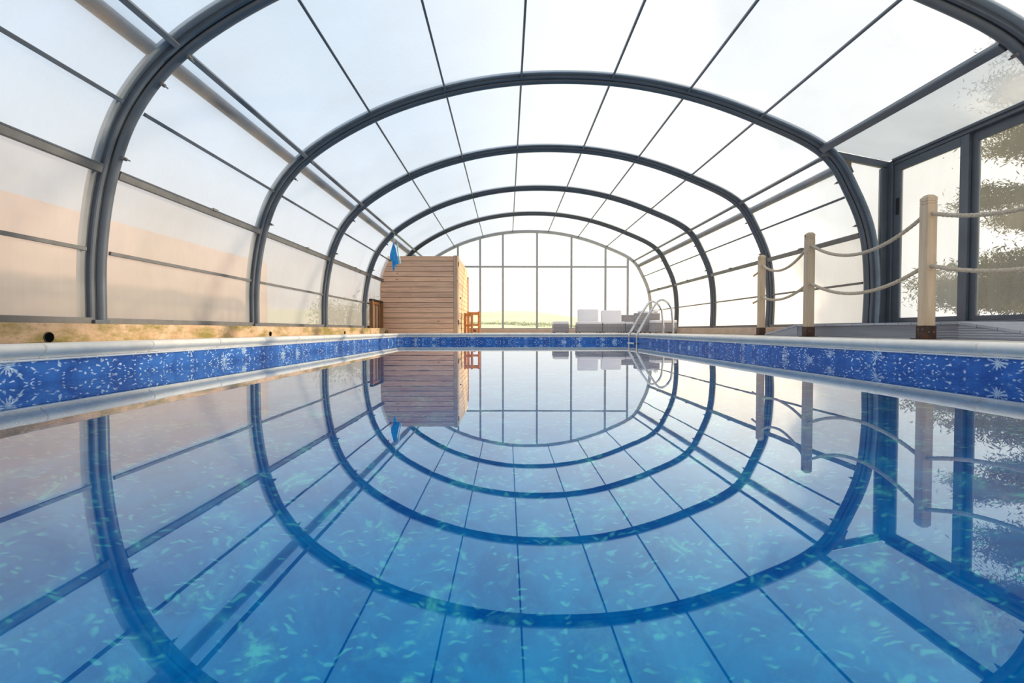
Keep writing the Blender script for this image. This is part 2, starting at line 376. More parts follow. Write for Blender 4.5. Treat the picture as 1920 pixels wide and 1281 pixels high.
# ------------------------------------------------------------------ arch profile of the enclosure
PROF = [(-2.795, .057), (-2.784, .536), (-2.694, 1.071), (-2.524, 1.500), (-2.191, 1.891), (-1.469, 2.330), (-.673, 2.605), (.154, 2.743),
        (1.144, 2.740), (1.972, 2.597), (2.771, 2.329), (3.540, 1.935), (3.818, 1.501), (3.985, 1.071), (4.045, .536), (4.035, .057)]
SUB = 8
def arc_points():
    P = [Vector(p) for p in PROF]; out = []
    for i in range(len(P)-1):
        p0 = P[max(i-1, 0)]; p1 = P[i]; p2 = P[i+1]; p3 = P[min(i+2, len(P)-1)]
        if i == 0: p0 = p1*2 - p2
        if i == len(P)-2: p3 = p2*2 - p1
        for k in range(SUB):
            t = k/SUB
            def tj(ti, a, b): return ti + (b-a).length**0.5
            t0 = 0; t1 = tj(t0, p0, p1); t2 = tj(t1, p1, p2); t3 = tj(t2, p2, p3); tt = t1 + (t2-t1)*t
            A1 = p0*((t1-tt)/(t1-t0)) + p1*((tt-t0)/(t1-t0)); A2 = p1*((t2-tt)/(t2-t1)) + p2*((tt-t1)/(t2-t1)); A3 = p2*((t3-tt)/(t3-t2)) + p3*((tt-t2)/(t3-t2))
            B1 = A1*((t2-tt)/(t2-t0)) + A2*((tt-t0)/(t2-t0)); B2 = A2*((t3-tt)/(t3-t1)) + A3*((tt-t1)/(t3-t1))
            out.append(B1*((t2-tt)/(t2-t1)) + B2*((tt-t1)/(t2-t1)))
    out.append(P[-1]); return out
ARC = arc_points()
def arc_n(i):
    a = ARC[max(i-1, 0)]; b = ARC[min(i+1, len(ARC)-1)]; t = (b-a).normalized()
    return Vector((t.y, -t.x))        # inward
ARCN = [arc_n(i) for i in range(len(ARC))]
def off(i, d): p = ARC[i] + ARCN[i]*d; return p.x, Z(p.y)
HZ = [-0.84, 1.21, 3.26, 5.31, 7.36, 9.41, 11.46, 13.51]     # near faces of the hoops (the last one is the end wall)
WR = 0.115

def sweep(name, sec, z0, i0, i1, m, parent=None, smooth=True):
    """closed section of (depth, inward offset) pairs swept along the arch between control samples i0..i1"""
    vs = []; fs = []; ns = len(sec); cnt = i1 - i0 + 1
    for i in range(i0, i1+1):
        for (dz, d) in sec:
            x, z = off(i, d); vs.append((x, z0 + dz, z))
    for a in range(cnt-1):
        for k in range(ns):
            k2 = (k+1) % ns
            fs.append((a*ns+k, a*ns+k2, (a+1)*ns+k2, (a+1)*ns+k))
    fs.append(tuple(range(ns))); fs.append(tuple((cnt-1)*ns + k for k in range(ns))[::-1])
    o = mk(name, vs, fs, m, parent)
    bm = bmesh.new(); bm.from_mesh(o.data); bmesh.ops.recalc_face_normals(bm, faces=bm.faces); bm.to_mesh(o.data); bm.free()
    if smooth:
        for p in o.data.polygons: p.use_smooth = True
        try: o.data.set_sharp_from_angle(angle=math.radians(35))
        except Exception: pass
    return o

# ------------------------------------------------------------------ ground outside
def terr(x, y):
    base = -0.10
    if y < 16: return base
    r = x / max(y, 1)
    k = 0.040 - 0.03 * max(0, min(1, (r - 0.0) / 0.30)) + 0.004*math.sin(r*22)
    t = min(1, (y - 16) / 100)
    t = t*t*(3-2*t)
    return base + (k * y + 0.3) * t
vs = []; fs = []; xs = [-260 + 10*i for i in range(53)]; ys = [-40, -20, 0, 8, 16, 22, 30, 40, 55, 75, 100, 130, 165, 200, 240]
for y in ys:
    for x in xs: vs.append((x, y, terr(x, y)))
nx = len(xs)
for j in range(len(ys)-1):
    for i in range(nx-1):
        x0, x1, y0, y1 = xs[i], xs[i+1], ys[j], ys[j+1]
        if -10 <= x0 and x1 <= 10 and y1 <= 16: continue
        fs.append((j*nx+i, j*nx+i+1, (j+1)*nx+i+1, (j+1)*nx+i))
fld = tag(mk('field', vs, fs, M['field'], None, True), 'sunlit, haze-paled yellow-green hillside pasture seen beyond the glazed end wall', 'field', kind='structure')
b = MB(); b.box(-10, -2.98, -40, 16, -0.4, -0.09).box(4.6, 10, -40, 16, -0.4, -0.09).box(-2.98, 4.6, 13.75, 16, -0.4, -0.09)
tag(b.build('lawn', M['lawn']), 'rough grass strip around the outside of the enclosure', 'lawn', kind='structure')

# ------------------------------------------------------------------ pool
PX0, PX1, PY0, PY1, PR = -2.26, 2.57, -1.6, 10.10, 0.22
def pool_path(step=0.05):
    pts = []
    def arcp(cx, cy, a0, a1):
        for k in range(9):
            a = a0 + (a1-a0)*k/8; pts.append((cx + PR*math.cos(a), cy + PR*math.sin(a), math.cos(a), math.sin(a)))
    def lin(x0, y0, x1, y1, nx_, ny_):
        n = max(1, int(math.hypot(x1-x0, y1-y0)/step))
        for k in range(1, n): pts.append((x0+(x1-x0)*k/n, y0+(y1-y0)*k/n, nx_, ny_))
    lin(PX0, PY0+PR, PX0, PY1-PR, -1, 0)
    arcp(PX0+PR, PY1-PR, PI, PI/2); lin(PX0+PR, PY1, PX1-PR, PY1, 0, 1)
    arcp(PX1-PR, PY1-PR, PI/2, 0); lin(PX1, PY1-PR, PX1, PY0+PR, 1, 0)
    arcp(PX1-PR, PY0+PR, 0, -PI/2); lin(PX1-PR, PY0, PX0+PR, PY0, 0, -1)
    arcp(PX0+PR, PY0+PR, -PI/2, -PI)
    return pts
PATH = pool_path()
DEPTH = 1.35
pool = empty('swimming_pool', (0.155, 4.25, -DEPTH), 'long rectangular swimming pool lined in patterned blue vinyl', 'pool', kind='structure')
vs = []; fs = []; uv = []; s = 0
loop = PATH + [PATH[0]]
for i, (x, y, a, c) in enumerate(loop):
    if i: s += math.hypot(x-loop[i-1][0], y-loop[i-1][1])
    vs += [(x, y, -DEPTH), (x, y, 0.118)]; uv += [(s, -DEPTH), (s, 0.118)]
for i in range(len(loop)-1): fs.append((2*i, 2*i+1, 2*i+3, 2*i+2))
mk('liner_wall', vs, fs, M['liner_wall'], pool, True, uv)
vs = [(x, y, -DEPTH) for x, y, _, _ in PATH]; mk('liner_floor', vs, [tuple(range(len(vs)))[::-1]], M['liner_floor'], pool, False, [(v[0], v[1]) for v in vs])
# liner bead under the coping
vs = []; fs = []
for i, (x, y, a, c) in enumerate(loop):
    for (d, z) in ((0.0, 0.106), (-0.010, 0.106), (-0.010, 0.116), (0.0, 0.116)): vs.append((x + a*d, y + c*d, z))
for i in range(len(loop)-1):
    for k in range(3): fs.append((4*i+k, 4*i+k+1, 4*i+4+k+1, 4*i+4+k))
mk('liner_bead', vs, fs, M['plastic_white'], pool, True)
vs = [(x, y, 0.0) for x, y, _, _ in PATH]
tag(mk('pool_water', vs, [tuple(range(len(vs)))[::-1]], M['water']), 'still clear blue pool water mirroring the arched roof', 'water', kind='structure')

# coping stones
cop = empty('pool_coping', (0.155, 4.25, 0.116), 'pale cast-stone coping with a rounded nose around the pool edge', 'coping', kind='structure')
SEC = [(0.0, .118), (-.006, .128), (-.016, .137), (-.028, .146), (-.036, .158), (-.037, .170), (-.030, .181), (-.018, .188), (-.002, .190), (.025, .187), (.06, .185), (.30, .185), (.30, .118)]
acc = [0.0]
for i in range(1, len(loop)): acc.append(acc[-1] + math.hypot(loop[i][0]-loop[i-1][0], loop[i][1]-loop[i-1][1]))
def at_s(s):
    s = s % acc[-1]
    import bisect
    i = min(len(acc)-2, max(0, bisect.bisect_right(acc, s)-1)); t = (s-acc[i])/(acc[i+1]-acc[i])
    A, B = loop[i], loop[i+1]
    v = [A[k] + (B[k]-A[k])*t for k in range(4)]; l = math.hypot(v[2], v[3]); v[2] /= l; v[3] /= l
    return v
def corner_scale(n, d):   # keeps the back edge of a corner stone square instead of round
    if d <= 0.06: return d
    c = max(abs(n[2]), abs(n[3]))
    k = 1/c
    return min(d*k + (k-1)*PR, d*1.5)
nst = round(acc[-1]/0.705); slen = acc[-1]/nst
s_first = 0.135
for k in range(nst):
    a0 = s_first + k*slen + 0.003; a1 = s_first + (k+1)*slen - 0.003
    stations = [a0, a0+0.004] + [a0 + (a1-a0)*j/14 for j in range(1, 14)] + [a1-0.004, a1]
    vs = []; fs = []; ns = len(SEC)
    for j, sa in enumerate(stations):
        v = at_s(sa); shrink = 0.004 if j in (0, len(stations)-1) else 0.0
        for (d, z) in SEC:
            dd = corner_scale(v, d)
            zz = z - shrink if z > 0.13 else z
            if d < 0: dd = d + shrink
            vs.append((v[0] + v[2]*dd, v[1] + v[3]*dd, zz))
    for a in range(len(stations)-1):
        for q in range(ns):
            q2 = (q+1) % ns; fs.append((a*ns+q, a*ns+q2, (a+1)*ns+q2, (a+1)*ns+q))
    fs.append(tuple(range(ns))[::-1]); fs.append(tuple((len(stations)-1)*ns+q for q in range(ns)))
    o = mk('coping_stone', vs, fs, M['coping'], cop)
    bm = bmesh.new(); bm.from_mesh(o.data); bmesh.ops.recalc_face_normals(bm, faces=bm.faces); bm.to_mesh(o.data); bm.free()
    for p in o.data.polygons: p.use_smooth = True
    o.data.set_sharp_from_angle(angle=math.radians(38))

# floor around the pool (patio slabs of the same level)
b = MB(); BX = 0.302
b.box(PX1+BX, 4.62, PY0-2, 13.66, -0.1, 0.182).box(-2.98, PX0-BX, PY0-2, 13.66, -0.1, 0.182)
b.box(PX0-BX, PX1+BX, PY1+BX, 13.66, -0.1, 0.182).box(PX0-BX, PX1+BX, PY0-2, PY0-BX, -0.1, 0.182)
tag(b.build('floor', M['patio']), 'pale stone patio around the pool inside the enclosure', 'floor', kind='structure')

# kerbs
b = MB(); b.box(-2.93, -2.565, PY0-1.5, 13.6, 0.182, Z(.040), 0.006)
kl = tag(b.build('concrete_kerb', M['kerb']), 'low mossy concrete kerb along the left side of the pool', 'kerb', kind='structure')
for (y, r) in ((2.73, .027), (5.26, .024), (7.66, .022), (10.2, .022)):
    b = MB(); zc = .214
    ring = [(-2.5640, y, zc), (-2.5605, y, zc)]
    b.tube([(-2.570, y, zc), (-2.5595, y, zc)], [r*1.12, r*1.12], 18)
    b.build('drain_pipe', M['hinge'], kl, True)
    b = MB(); b.tube([(-2.568, y, zc), (-2.5588, y, zc)], r, 18); b.build('drain_shade_disc', M['hole_shade'], kl, True)  # solid black disc stands in for the shade in the pipe mouth
b = MB(); b.box(3.75, 4.14, 5.82, 13.6, 0.182, Z(.040), 0.006)
tag(b.build('concrete_kerb', M['kerb_clean']), 'low pinkish concrete kerb under the right glazing beyond the ramp', 'kerb', kind='structure')
b = MB(); b.box(-2.56, 3.745, 13.40, 13.62, 0.182, Z(.028), 0.006)
tag(b.build('concrete_kerb', M['kerb_clean']), 'reddish kerb at the foot of the glazed end wall', 'kerb', kind='structure')

# ------------------------------------------------------------------ enclosure: hoops, roof, side walls
NP = len(PROF)
RIB = [(0, -.03), (0, .012), (.006, .018), (.030, .018), (.034, .006), (.044, .006), (.048, .026), (.058, .040), (.072, .046), (.092, .046), (.106, .038), (.113, .024), (WR, .004), (WR, -.03)]
hoop_words = ['hoop over the swimmer, behind the viewpoint', 'hoop just overhead', 'nearest fully lit aluminium hoop crossing the top left and top right corners',
              'second aluminium hoop, its top spanning the upper picture beside the porch', 'third aluminium hoop from the front, meeting the rope fence end',
              'fourth aluminium hoop from the front, beside the ladder and timber cubicle', 'fifth aluminium hoop from the front, last before the glazed end wall']
for hi, z in enumerate(HZ[:-1]):
    r = sweep('arched_hoop', RIB, z, 0, len(ARC)-1, M['frame'])
    tag(r, 'slate grey ' + hoop_words[hi], 'roof hoop', 'arched hoops of the pool enclosure', 'structure')
    sweep('rubber_seal', [(.033, .001), (.033, .0165), (.0455, .0165), (.0455, .001)], z, 0, len(ARC)-1, M['rubber'], r)
    # flange outside the sheets, seen through them
    sweep('outer_flange', [(-.050, -.034), (-.050, -.015), (.002, -.015), (.002, -.034)], z, 0, len(ARC)-1, M['flange'], r)
    # clips on the far side of the rib
    for fi in (2.25, 3.45, 4.05, 10.95, 11.6, 12.75):
        i = int(round(fi*SUB)); b = MB()
        x, zz = off(i, .050); nx_, nz_ = ARCN[i].x, ARCN[i].y
        rot = Matrix.Translation((x, z+.09, zz)) @ Matrix.Rotation(-math.atan2(nx_, nz_) if False else math.atan2(nx_, nz_), 4, 'Y')
        b.box(-.012, .012, -.02, .02, -.008, .012, 0.003, rot); b.box(-.005, .005, -.012, .030, .010, .026, 0.002, rot)
        b.build('clip', M['frame_light'], r)
    for fi in (0, len(ARC)-1):
        x, zz = ARC[fi].x, Z(ARC[fi].y); sg = 1 if fi == 0 else -1
        b = MB(); b.box(x-.03 if sg > 0 else x-.05, x+.05 if sg > 0 else x+.03, z-.005, z+WR+.005, Z(.040)+.001, zz+.012, .003); b.build('foot_plate', M['frame'], r)

ceil = empty('ceiling', (.62, 6, Z(2.74)), 'arched frosted polycarbonate roof of the pool enclosure', 'ceiling', kind='structure')
wl = empty('wall_left', (-2.79, 6, Z(.05)), 'curved frosted polycarbonate side wall along the left of the pool', 'wall', kind='structure')
wr = empty('wall_right', (4.03, 9, Z(.05)), 'curved frosted polycarbonate side wall along the right of the pool', 'wall', kind='structure')
def sheet(i0, i1, y0, y1, m, parent, name='panel'):
    vs = []; fs = []
    for i in range(i0, i1+1):
        x, z = off(i, -.012)
        vs += [(x, y0, z), (x, y1, z)]
    for a in range(i1-i0): fs.append((2*a, 2*a+1, 2*a+3, 2*a+2))
    return mk(name, vs, fs, m, parent, True)
def bar(fi, y0, y1, w_, d0, d1, m, parent, name, shift=0.0):
    i = int(round(fi*SUB)); t = Vector((-ARCN[i].y, ARCN[i].x)); p = ARC[i] + t*shift
    n_ = ARCN[i]; poly = []
    for (a, d) in ((-w_/2, d0), (w_/2, d0), (w_/2, d1*0.8 + d0*0.2), (w_/2*0.8, d1), (-w_/2*0.8, d1), (-w_/2, d1*0.8 + d0*0.2)):
        q = p + t*a + n_*d; poly.append((q.x, Z(q.y)))
    b = MB(); b.prism(poly, 1, y0, y1); return b.build(name, m, parent)
PUR_R = 10.83                                # where the porch roof leaves the arch in the porch bay
for bi in range(len(HZ)-1):
    y0, y1 = HZ[bi] + WR, HZ[bi+1]
    porch = (bi == 2)
    pL = {0: (0, 2), 1: (2, 4)}
    for a, c in ((0, 2), (2, 4)): sheet(a*SUB, c*SUB, y0-WR, y1, M['panel_low'] if a == 0 else M['panel'], wl)
    for a in range(4, 11):
        c = a+1
        i1 = c*SUB if not (porch and a == 10) else int(round(PUR_R*SUB))
        sheet(a*SUB, i1, y0-WR, y1, M['panel'], ceil, 'roof_panel')
    if not porch:
        sheet(11*SUB, 13*SUB, y0-WR, y1, M['panel'], wr); sheet(13*SUB, 15*SUB, y0-WR, y1, M['panel_low'], wr)
    for f in (5, 6, 7, 8, 9, 10): bar(f, y0, y1, .021, -.01, .014, M['frame'], ceil, 'glazing_bar')
    bar(4, y0, y1, .040, -.01, .034, M['frame'], ceil, 'purlin')
    bar(PUR_R if porch else 11, y0, y1, .075 if porch else .040, -.01, .05 if porch else .034, M['frame'], ceil, 'purlin')
    r_ = .05
    for (f, par) in ((3.74, ceil), (11.33, ceil)):
        if porch and f > 5: continue
        i = int(round(f*SUB)); x, z = off(i, -.068)
        b = MB(); b.tube([(x, y0-WR-.0, z), (x, y1, z)], r_, 14); b.build('outer_tube', M['tube'], par, True)
    for side, par in ((0, wl), (1, wr)):
        if porch and side: continue
        F = lambda v: v if side == 0 else 15 - v
        bar(F(2), y0+.01, y1-.02, .062, -.01, .030, M['frame_light'], par, 'side_rail')
        bar(F(2), y0+.01, y1-.02, .010, .028, .034, M['frame'], par, 'rail_bead', 0.026 if side else 0.026)
        bar(F(3), y0+.05, y1-.03, .026, -.004, .014, M['frame'], par, 'glazing_strip')
        bar(F(1), y0+.05, y1-.03, .026, -.004, .014, M['frame_light'], par, 'glazing_strip')
        i = int(round(F(2)*SUB)); x, z = off(i, .034); ym = y0 + (y1-y0)*0.56
        b = MB(); b.box(x-.014, x+.014, ym-.035, ym+.035, z+.018, z+.040, .003).box(x-.008, x+.008, ym-.06, ym-.03, z+.022, z+.032)
        b.build('latch', M['frame_light'], par)
        x0 = ARC[0].x if side == 0 else ARC[-1].x
        sg = 1 if side == 0 else -1
        b = MB(); b.box(min(x0-.02*sg, x0+.03*sg), max(x0-.02*sg, x0+.03*sg), y0, y1, Z(.0405), Z(.083), .003)
        b.build('base_rail', M['frame_light'], par)

# ------------------------------------------------------------------ glazed end wall
wb = empty('wall_back', (.62, 13.51, Z(.03)), 'clear glazed gable end wall with slim grey mullions facing the hills', 'wall', kind='structure')
sweep('arch_frame', [(0, -.03), (0, .055), (.06, .055), (.06, -.03)], 13.51, 0, len(ARC)-1, M['end_frame'], wb)
def arch_z(x, d=.05):
    best = 0
    for i in range(len(ARC)-1):
        a, c = off(i, d), off(i+1, d)
        if (a[0]-x)*(c[0]-x) <= 0 and abs(c[0]-a[0]) > 1e-6:
            z = a[1] + (c[1]-a[1])*(x-a[0])/(c[0]-a[0]); best = max(best, z)
    return best
mx_ = [-2.15, -1.37, -.752, -.119, .833, 1.794, 2.747, 3.373]
for x in mx_:
    zt = arch_z(x) - .002
    b = MB(); b.box(x-.026, x+.026, 13.515, 13.56, Z(.03), zt, .004); b.build('mullion', M['end_frame'], wb)
ZTR = Z(1.765)
xs_ = [-2.74] + mx_ + [3.98]
for i in range(len(xs_)-1):
    xa, xb = xs_[i]+.026, xs_[i+1]-.026
    za = min(arch_z(xa), arch_z(xb))
    if i not in (0, len(xs_)-2):
        b = MB(); b.box(xa, xb, 13.52, 13.555, ZTR-.022, ZTR+.022, .003); b.build('transom', M['end_frame'], wb)
    else:
        pass
    # panes: bottom and top lights, trimmed to the arch
    for lo, hi_ in ((Z(.05), ZTR-.022), (ZTR+.022, 9)):
        N_ = 10; top = []
        for k in range(N_+1):
            x = xa + (xb-xa)*k/N_; t = min(hi_, arch_z(x)); top.append((x, t))
        if max(t for _, t in top) <= lo + .03: continue
        vs = []; fs = []
        for (x, t) in top: vs += [(x, 13.537, lo), (x, 13.537, max(t, lo))]
        for k in range(N_): fs.append((2*k, 2*k+2, 2*k+3, 2*k+1))
        mk('pane', vs, fs, M['glass'], wb)
b = MB(); b.box(-2.78, 4.02, 13.51, 13.57, Z(.029), Z(.055), .004); b.build('sill_rail', M['end_frame'], wb)

# ------------------------------------------------------------------ porch on the right (between the second and third hoops)
PXW = 4.20; YA, YB = HZ[2]-.4, HZ[3]
ip = int(round(PUR_R*SUB)); pxr, pzr = off(ip, -.0)
pz_w = Z(1.838)
pw_ = empty('wall_right', (PXW, 4.3, Z(.06)), 'porch side of the enclosure, framed in slate grey aluminium above the grey decking', 'wall', kind='structure')
# sloping roof sheet
vs = [(pxr+.02, HZ[2]+.0, pzr-.005), (PXW-.02, HZ[2]+.0, pz_w+.01), (PXW-.02, YB, pz_w+.01), (pxr+.02, YB, pzr-.005)]
mk('roof_panel', vs, [(0, 1, 2, 3)], M['panel_grimy_shaded'], pw_)
# top beam at the far gable of the porch
def beam(p, q, wy, hz, name, m, parent, y0):
    """bar in an x-z plane from p to q, hz deep below the line"""
    b = MB(); b.prism([(p[0], p[1]), (q[0], q[1]), (q[0], q[1]-hz), (p[0], p[1]-hz)], 1, y0, y0+wy); return b.build(name, m, parent)
beam((pxr+.01, pzr-.01), (PXW+.02, pz_w), .05, .065, 'gable_beam', M['frame'], pw_, YB+.002)
b = MB(); b.box(PXW-.085, PXW-.02, YB-.002, YB+.05, Z(.06), pz_w-.06, .004); b.build('corner_post', M['frame'], pw_)
b = MB(); b.box(PXW-.02, PXW+.045, YB-.06, YB+.05, Z(.06), pz_w-.0, .004); b.build('corner_post', M['frame'], pw_)
# gable pane between hoop and corner post
pts = []
for i in range(ip, len(ARC)):
    x, z = off(i, -.02)
    t = (x-pxr)/(PXW-pxr); zt = pzr + (pz_w-pzr)*t - .07
    if x < PXW-.08: pts.append((x, min(z, zt), zt))
vs = []; fs = []
for (x, z, zt) in pts[2:]: vs += [(x, YB+.025, z), (PXW-.06, YB+.025, z)]
for k in range(len(vs)//2-1): fs.append((2*k, 2*k+1, 2*k+3, 2*k+2))
mk('gable_pane', vs, fs, M['door_pane'], pw_)
# infill triangle behind the hoop
b = MB(); b.prism([(pxr, pzr-.02), (pxr+.30, pzr-.095), (pxr+.30, pzr-.17), (pxr+.34, pzr-.26), (pxr+.25, pzr-.22)], 1, YB+.004, YB+.03); b.build('gusset_plate', M['frame'], pw_)
# header along the doors
b = MB(); b.box(PXW-.01, PXW+.06, YA, YB-.06, pz_w-.045, pz_w+.012, .004); b.build('header', M['frame'], pw_)
b = MB(); b.box(PXW-.03, PXW-.008, YA, YB-.06, pz_w-.010, pz_w+.018, .004); b.build('header', M['frame'], pw_)
b = MB(); b.box(PXW-.03, PXW+.06, YA, YB-.06, Z(.060), Z(.085), .004); b.build('threshold', M['frame'], pw_)
# sliding leaves
def leaf(n, x0, ya, yb, st, pane, label):
    d = empty('door_%d' % n, (x0, (ya+yb)/2, Z(.085)), label, 'door', None, 'structure')
    za, zb = Z(.086), pz_w-.047
    b = MB(); b.box(x0, x0+.03, yb-st, yb, za, zb, .003); s1 = b.build('stile', M['frame'], d)
    b = MB(); b.box(x0, x0+.03, ya, ya+st, za, zb, .003); b.build('stile', M['frame'], d)
    b = MB(); b.box(x0, x0+.03, ya+st, yb-st, zb-.085, zb, .003); b.build('rail', M['frame'], d)
    b = MB(); b.box(x0, x0+.03, ya+st, yb-st, za, za+.045, .003); b.build('rail', M['frame'], d)
    vs = [(x0+.015, ya+st, za+.045), (x0+.015, yb-st, za+.045), (x0+.015, yb-st, zb-.085), (x0+.015, ya+st, zb-.085)]
    mk('pane', vs, [(0, 1, 2, 3)], pane, d)
    return d
d1 = leaf(1, PXW, 4.40, 5.248, .085, M['door_pane'], 'sliding porch door with a misted pane behind the rope fence posts')
b = MB(); b.box(PXW-.006, PXW+.001, 5.175, 5.215, Z(1.24), Z(1.42), .002); b.build('pull_handle', M['rubber'], d1)
d2 = leaf(2, PXW+.034, YA+.02, 4.42, .075, M['clear_door_pane'], 'sliding porch door with the clearer pane showing the pine tree')

# ------------------------------------------------------------------ grey deck in front of the porch
DT = Z(.066)
deck = empty('decking_platform', (3.5, 4.5, .183), 'grey ribbed composite deck step in front of the porch doors', 'deck', kind='thing')
XF = 3.50
def ribbed(y0, y1, z0, z1, name, top=None):
    b = MB(); n = 5
    b.box(XF+.012, XF+.02, y0, y1, z0, z1)
    for k in range(n):
        a = z0 + (z1-z0)*k/n
        b.box(XF, XF+.014, y0, y1, a+.003, a + (z1-z0)/n - .003)
    return b.build(name, M['deck'], deck)
ribbed(3.72, 5.80, .1835, .249, 'fascia_board'); ribbed(3.72, 5.80, .249, DT-.0225, 'fascia_board')
y = 3.72
while y < 5.79:
    b = MB(); b.box(XF-.012, PXW-.035 if y < 5.17 else 3.97, y+.003, min(y+.139, 5.80), DT-.022, DT, .002); b.build('deck_board', M['deck'], deck); y += .142
def ramp_(y_hi, y_lo, z_hi, z_lo, name, label, xw=PXW-.16):
    rp = empty(name, (XF, (y_hi+y_lo)/2, .183), label, 'ramp')
    b = MB(); b.prism([(y_hi, .184), (y_lo, .184), (y_lo, max(z_lo, .186)), (y_hi, z_hi-.022)], 0, XF, XF+.02); b.build('side_cheek', M['deck'], rp)
    L = math.hypot(y_lo-y_hi, z_lo-z_hi); n = max(2, round(L/.142)); ang = math.atan2(z_lo-z_hi, abs(y_lo-y_hi)); sg = 1 if y_lo > y_hi else -1
    for k in range(n):
        t0, t1 = (k+.02)/n, (k+.98)/n
        P = [(y_hi+(y_lo-y_hi)*t, z_hi+(z_lo-z_hi)*t) for t in (t0, t1)]
        b = MB(); b.prism([(P[0][0], P[0][1]), (P[1][0], P[1][1]), (P[1][0], P[1][1]-.02), (P[0][0], P[0][1]-.02)], 0, XF-.012, xw); b.build('deck_board', M['deck'], rp)
    # cheek ribs
    b = MB()
    for k in range(7):
        zc = .196 + k*.0185
        t = (zc + .012 - z_lo)/(z_hi-.022-z_lo); ye = y_lo + (y_hi-y_lo)*max(0, min(1, t))
        if abs(ye-y_hi) > .03: b.box(XF-.006, XF, min(y_hi, ye), max(y_hi, ye), zc, zc+.013)
    b.build('cheek_ribs', M['deck'], rp)['kind'] = 'stuff'
    return rp
ramp_(5.805, 6.52, DT, .205, 'deck_ramp', 'short grey ramp sloping off the deck behind the second rope post', 3.745)
ramp_(3.715, 2.95, DT, .207, 'deck_ramp', 'short grey ramp sloping toward the viewer beneath the clearer door pane')

# ------------------------------------------------------------------ rope fence
POSTS = [(3.30, 2.32, 0, 'near'), (3.30, 3.78, 0, 'tall'), (3.30, 5.27, 0, 'mid'), (3.60, 6.83, 0, 'far')]
plab = {'near': 'square timber rope post standing outside the picture', 'tall': 'square timber rope post nearest the viewer, in front of the misted door',
        'mid': 'second timber rope post, in front of the ramp and second hoop', 'far': 'farthest timber rope post, by the foot of the ramp'}
PW = .038
for (x, y, r, k) in POSTS[1:]:
    if k == 'tall': h_top = Z(1.055)
    elif k == 'mid': h_top = Z(1.062)
    else: h_top = Z(1.06)
    pst = empty('rope_post', (x, y, .183), plab[k], 'post', 'timber posts of the rope fence')
    b = MB(); h0 = Z(.035)
    # shaft with two grooves and a chamfered cap
    def ring(z, w_): return [b.bm.verts.new((x+sx*w_, y+sy*w_, z)) for sx, sy in ((-1, -1), (1, -1), (1, 1), (-1, 1))]
    prof = [(h0-.06, PW), (h_top-.075, PW), (h_top-.071, PW-.004), (h_top-.067, PW), (h_top-.055, PW), (h_top-.051, PW-.004), (h_top-.047, PW), (h_top-.022, PW), (h_top, PW*.55)]
    rings = [ring(z, w_) for z, w_ in prof]
    for a, c in zip(rings, rings[1:]):
        for q in range(4): b.bm.faces.new((a[q], a[(q+1) % 4], c[(q+1) % 4], c[q]))
    b.bm.faces.new(rings[-1]); b.bm.faces.new(rings[0][::-1]); b.build('shaft', M['post'], pst)
    b = MB(); t = .006
    b.box(x-PW-t, x+PW+t, y-PW-t, y-PW-.001, .184, h0, .001).box(x-PW-t, x+PW+t, y+PW+.001, y+PW+t, .184, h0, .001)
    b.box(x-PW-t, x-PW-.001, y-PW, y+PW, .184, h0, .001).box(x+PW+.001, x+PW+t, y-PW, y+PW, .184, h0, .001)
    b.box(x-PW-.03, x+PW+.03, y-PW-.03, y+PW+.03, .183, .189)
    sk = b.build('post_shoe', M['sock'], pst)
    for q in (-.02, .02):
        b = MB(); b.tube([(x-PW-.010, y+q, .26), (x-PW-.004, y+q, .26)], .006, 8); b.build('bolt', M['frame_light'], pst)
        b = MB(); b.tube([(x+q, y-PW-.010, .24), (x+q, y-PW-.004, .24)], .006, 8); b.build('bolt', M['frame_light'], pst)
def rope(a, c, sag, lab, r=.015):
    a = Vector(a); c = Vector(c); n = 110; pts = []
    for k in range(n+1):
        t = k/n; p = a.lerp(c, t); p.z -= sag*4*t*(1-t); pts.append(p)
    b = MB(); b.tube(pts, r, 12, lobes=3, twist=150, amp=.16)
    o = b.build('rope', M['rope'], None, True)
    return tag(o, lab, 'rope', 'ropes of the timber post fence')
HU, HL = .905, .50
rope((3.30, 3.78-PW, Z(HU)), (3.30, 2.32, Z(HU)), .13, 'upper rope running right from the nearest post across the tree')
rope((3.30, 3.78-PW, Z(HL)), (3.30, 2.32, Z(HL)), .11, 'lower rope running right from the nearest post')
rope((3.30, 5.27-PW, Z(HU+.01)), (3.30, 3.78+PW, Z(HU)), .195, 'upper rope sagging between the second post and the nearest post')
rope((3.30, 5.27-PW, Z(HL+.005)), (3.30, 3.78+PW, Z(HL)), .155, 'lower rope sagging between the second post and the nearest post')
rope((3.60, 6.83-PW, Z(.905)), (3.30, 5.27+PW, Z(HU)), .15, 'upper rope hanging between the farthest post and the second post')
rope((3.60, 6.83-PW, Z(.46)), (3.30, 5.27+PW, Z(HL)), .09, 'lower rope hanging between the farthest post and the second post')
rope((3.60, 6.83+PW, Z(.84)), (3.53, 6.93, Z(.77)), .0, 'short upper rope end sticking out behind the farthest post', .013)
rope((3.60, 6.83+PW, Z(.43)), (3.53, 6.93, Z(.385)), .0, 'short lower rope end sticking out behind the farthest post', .013)

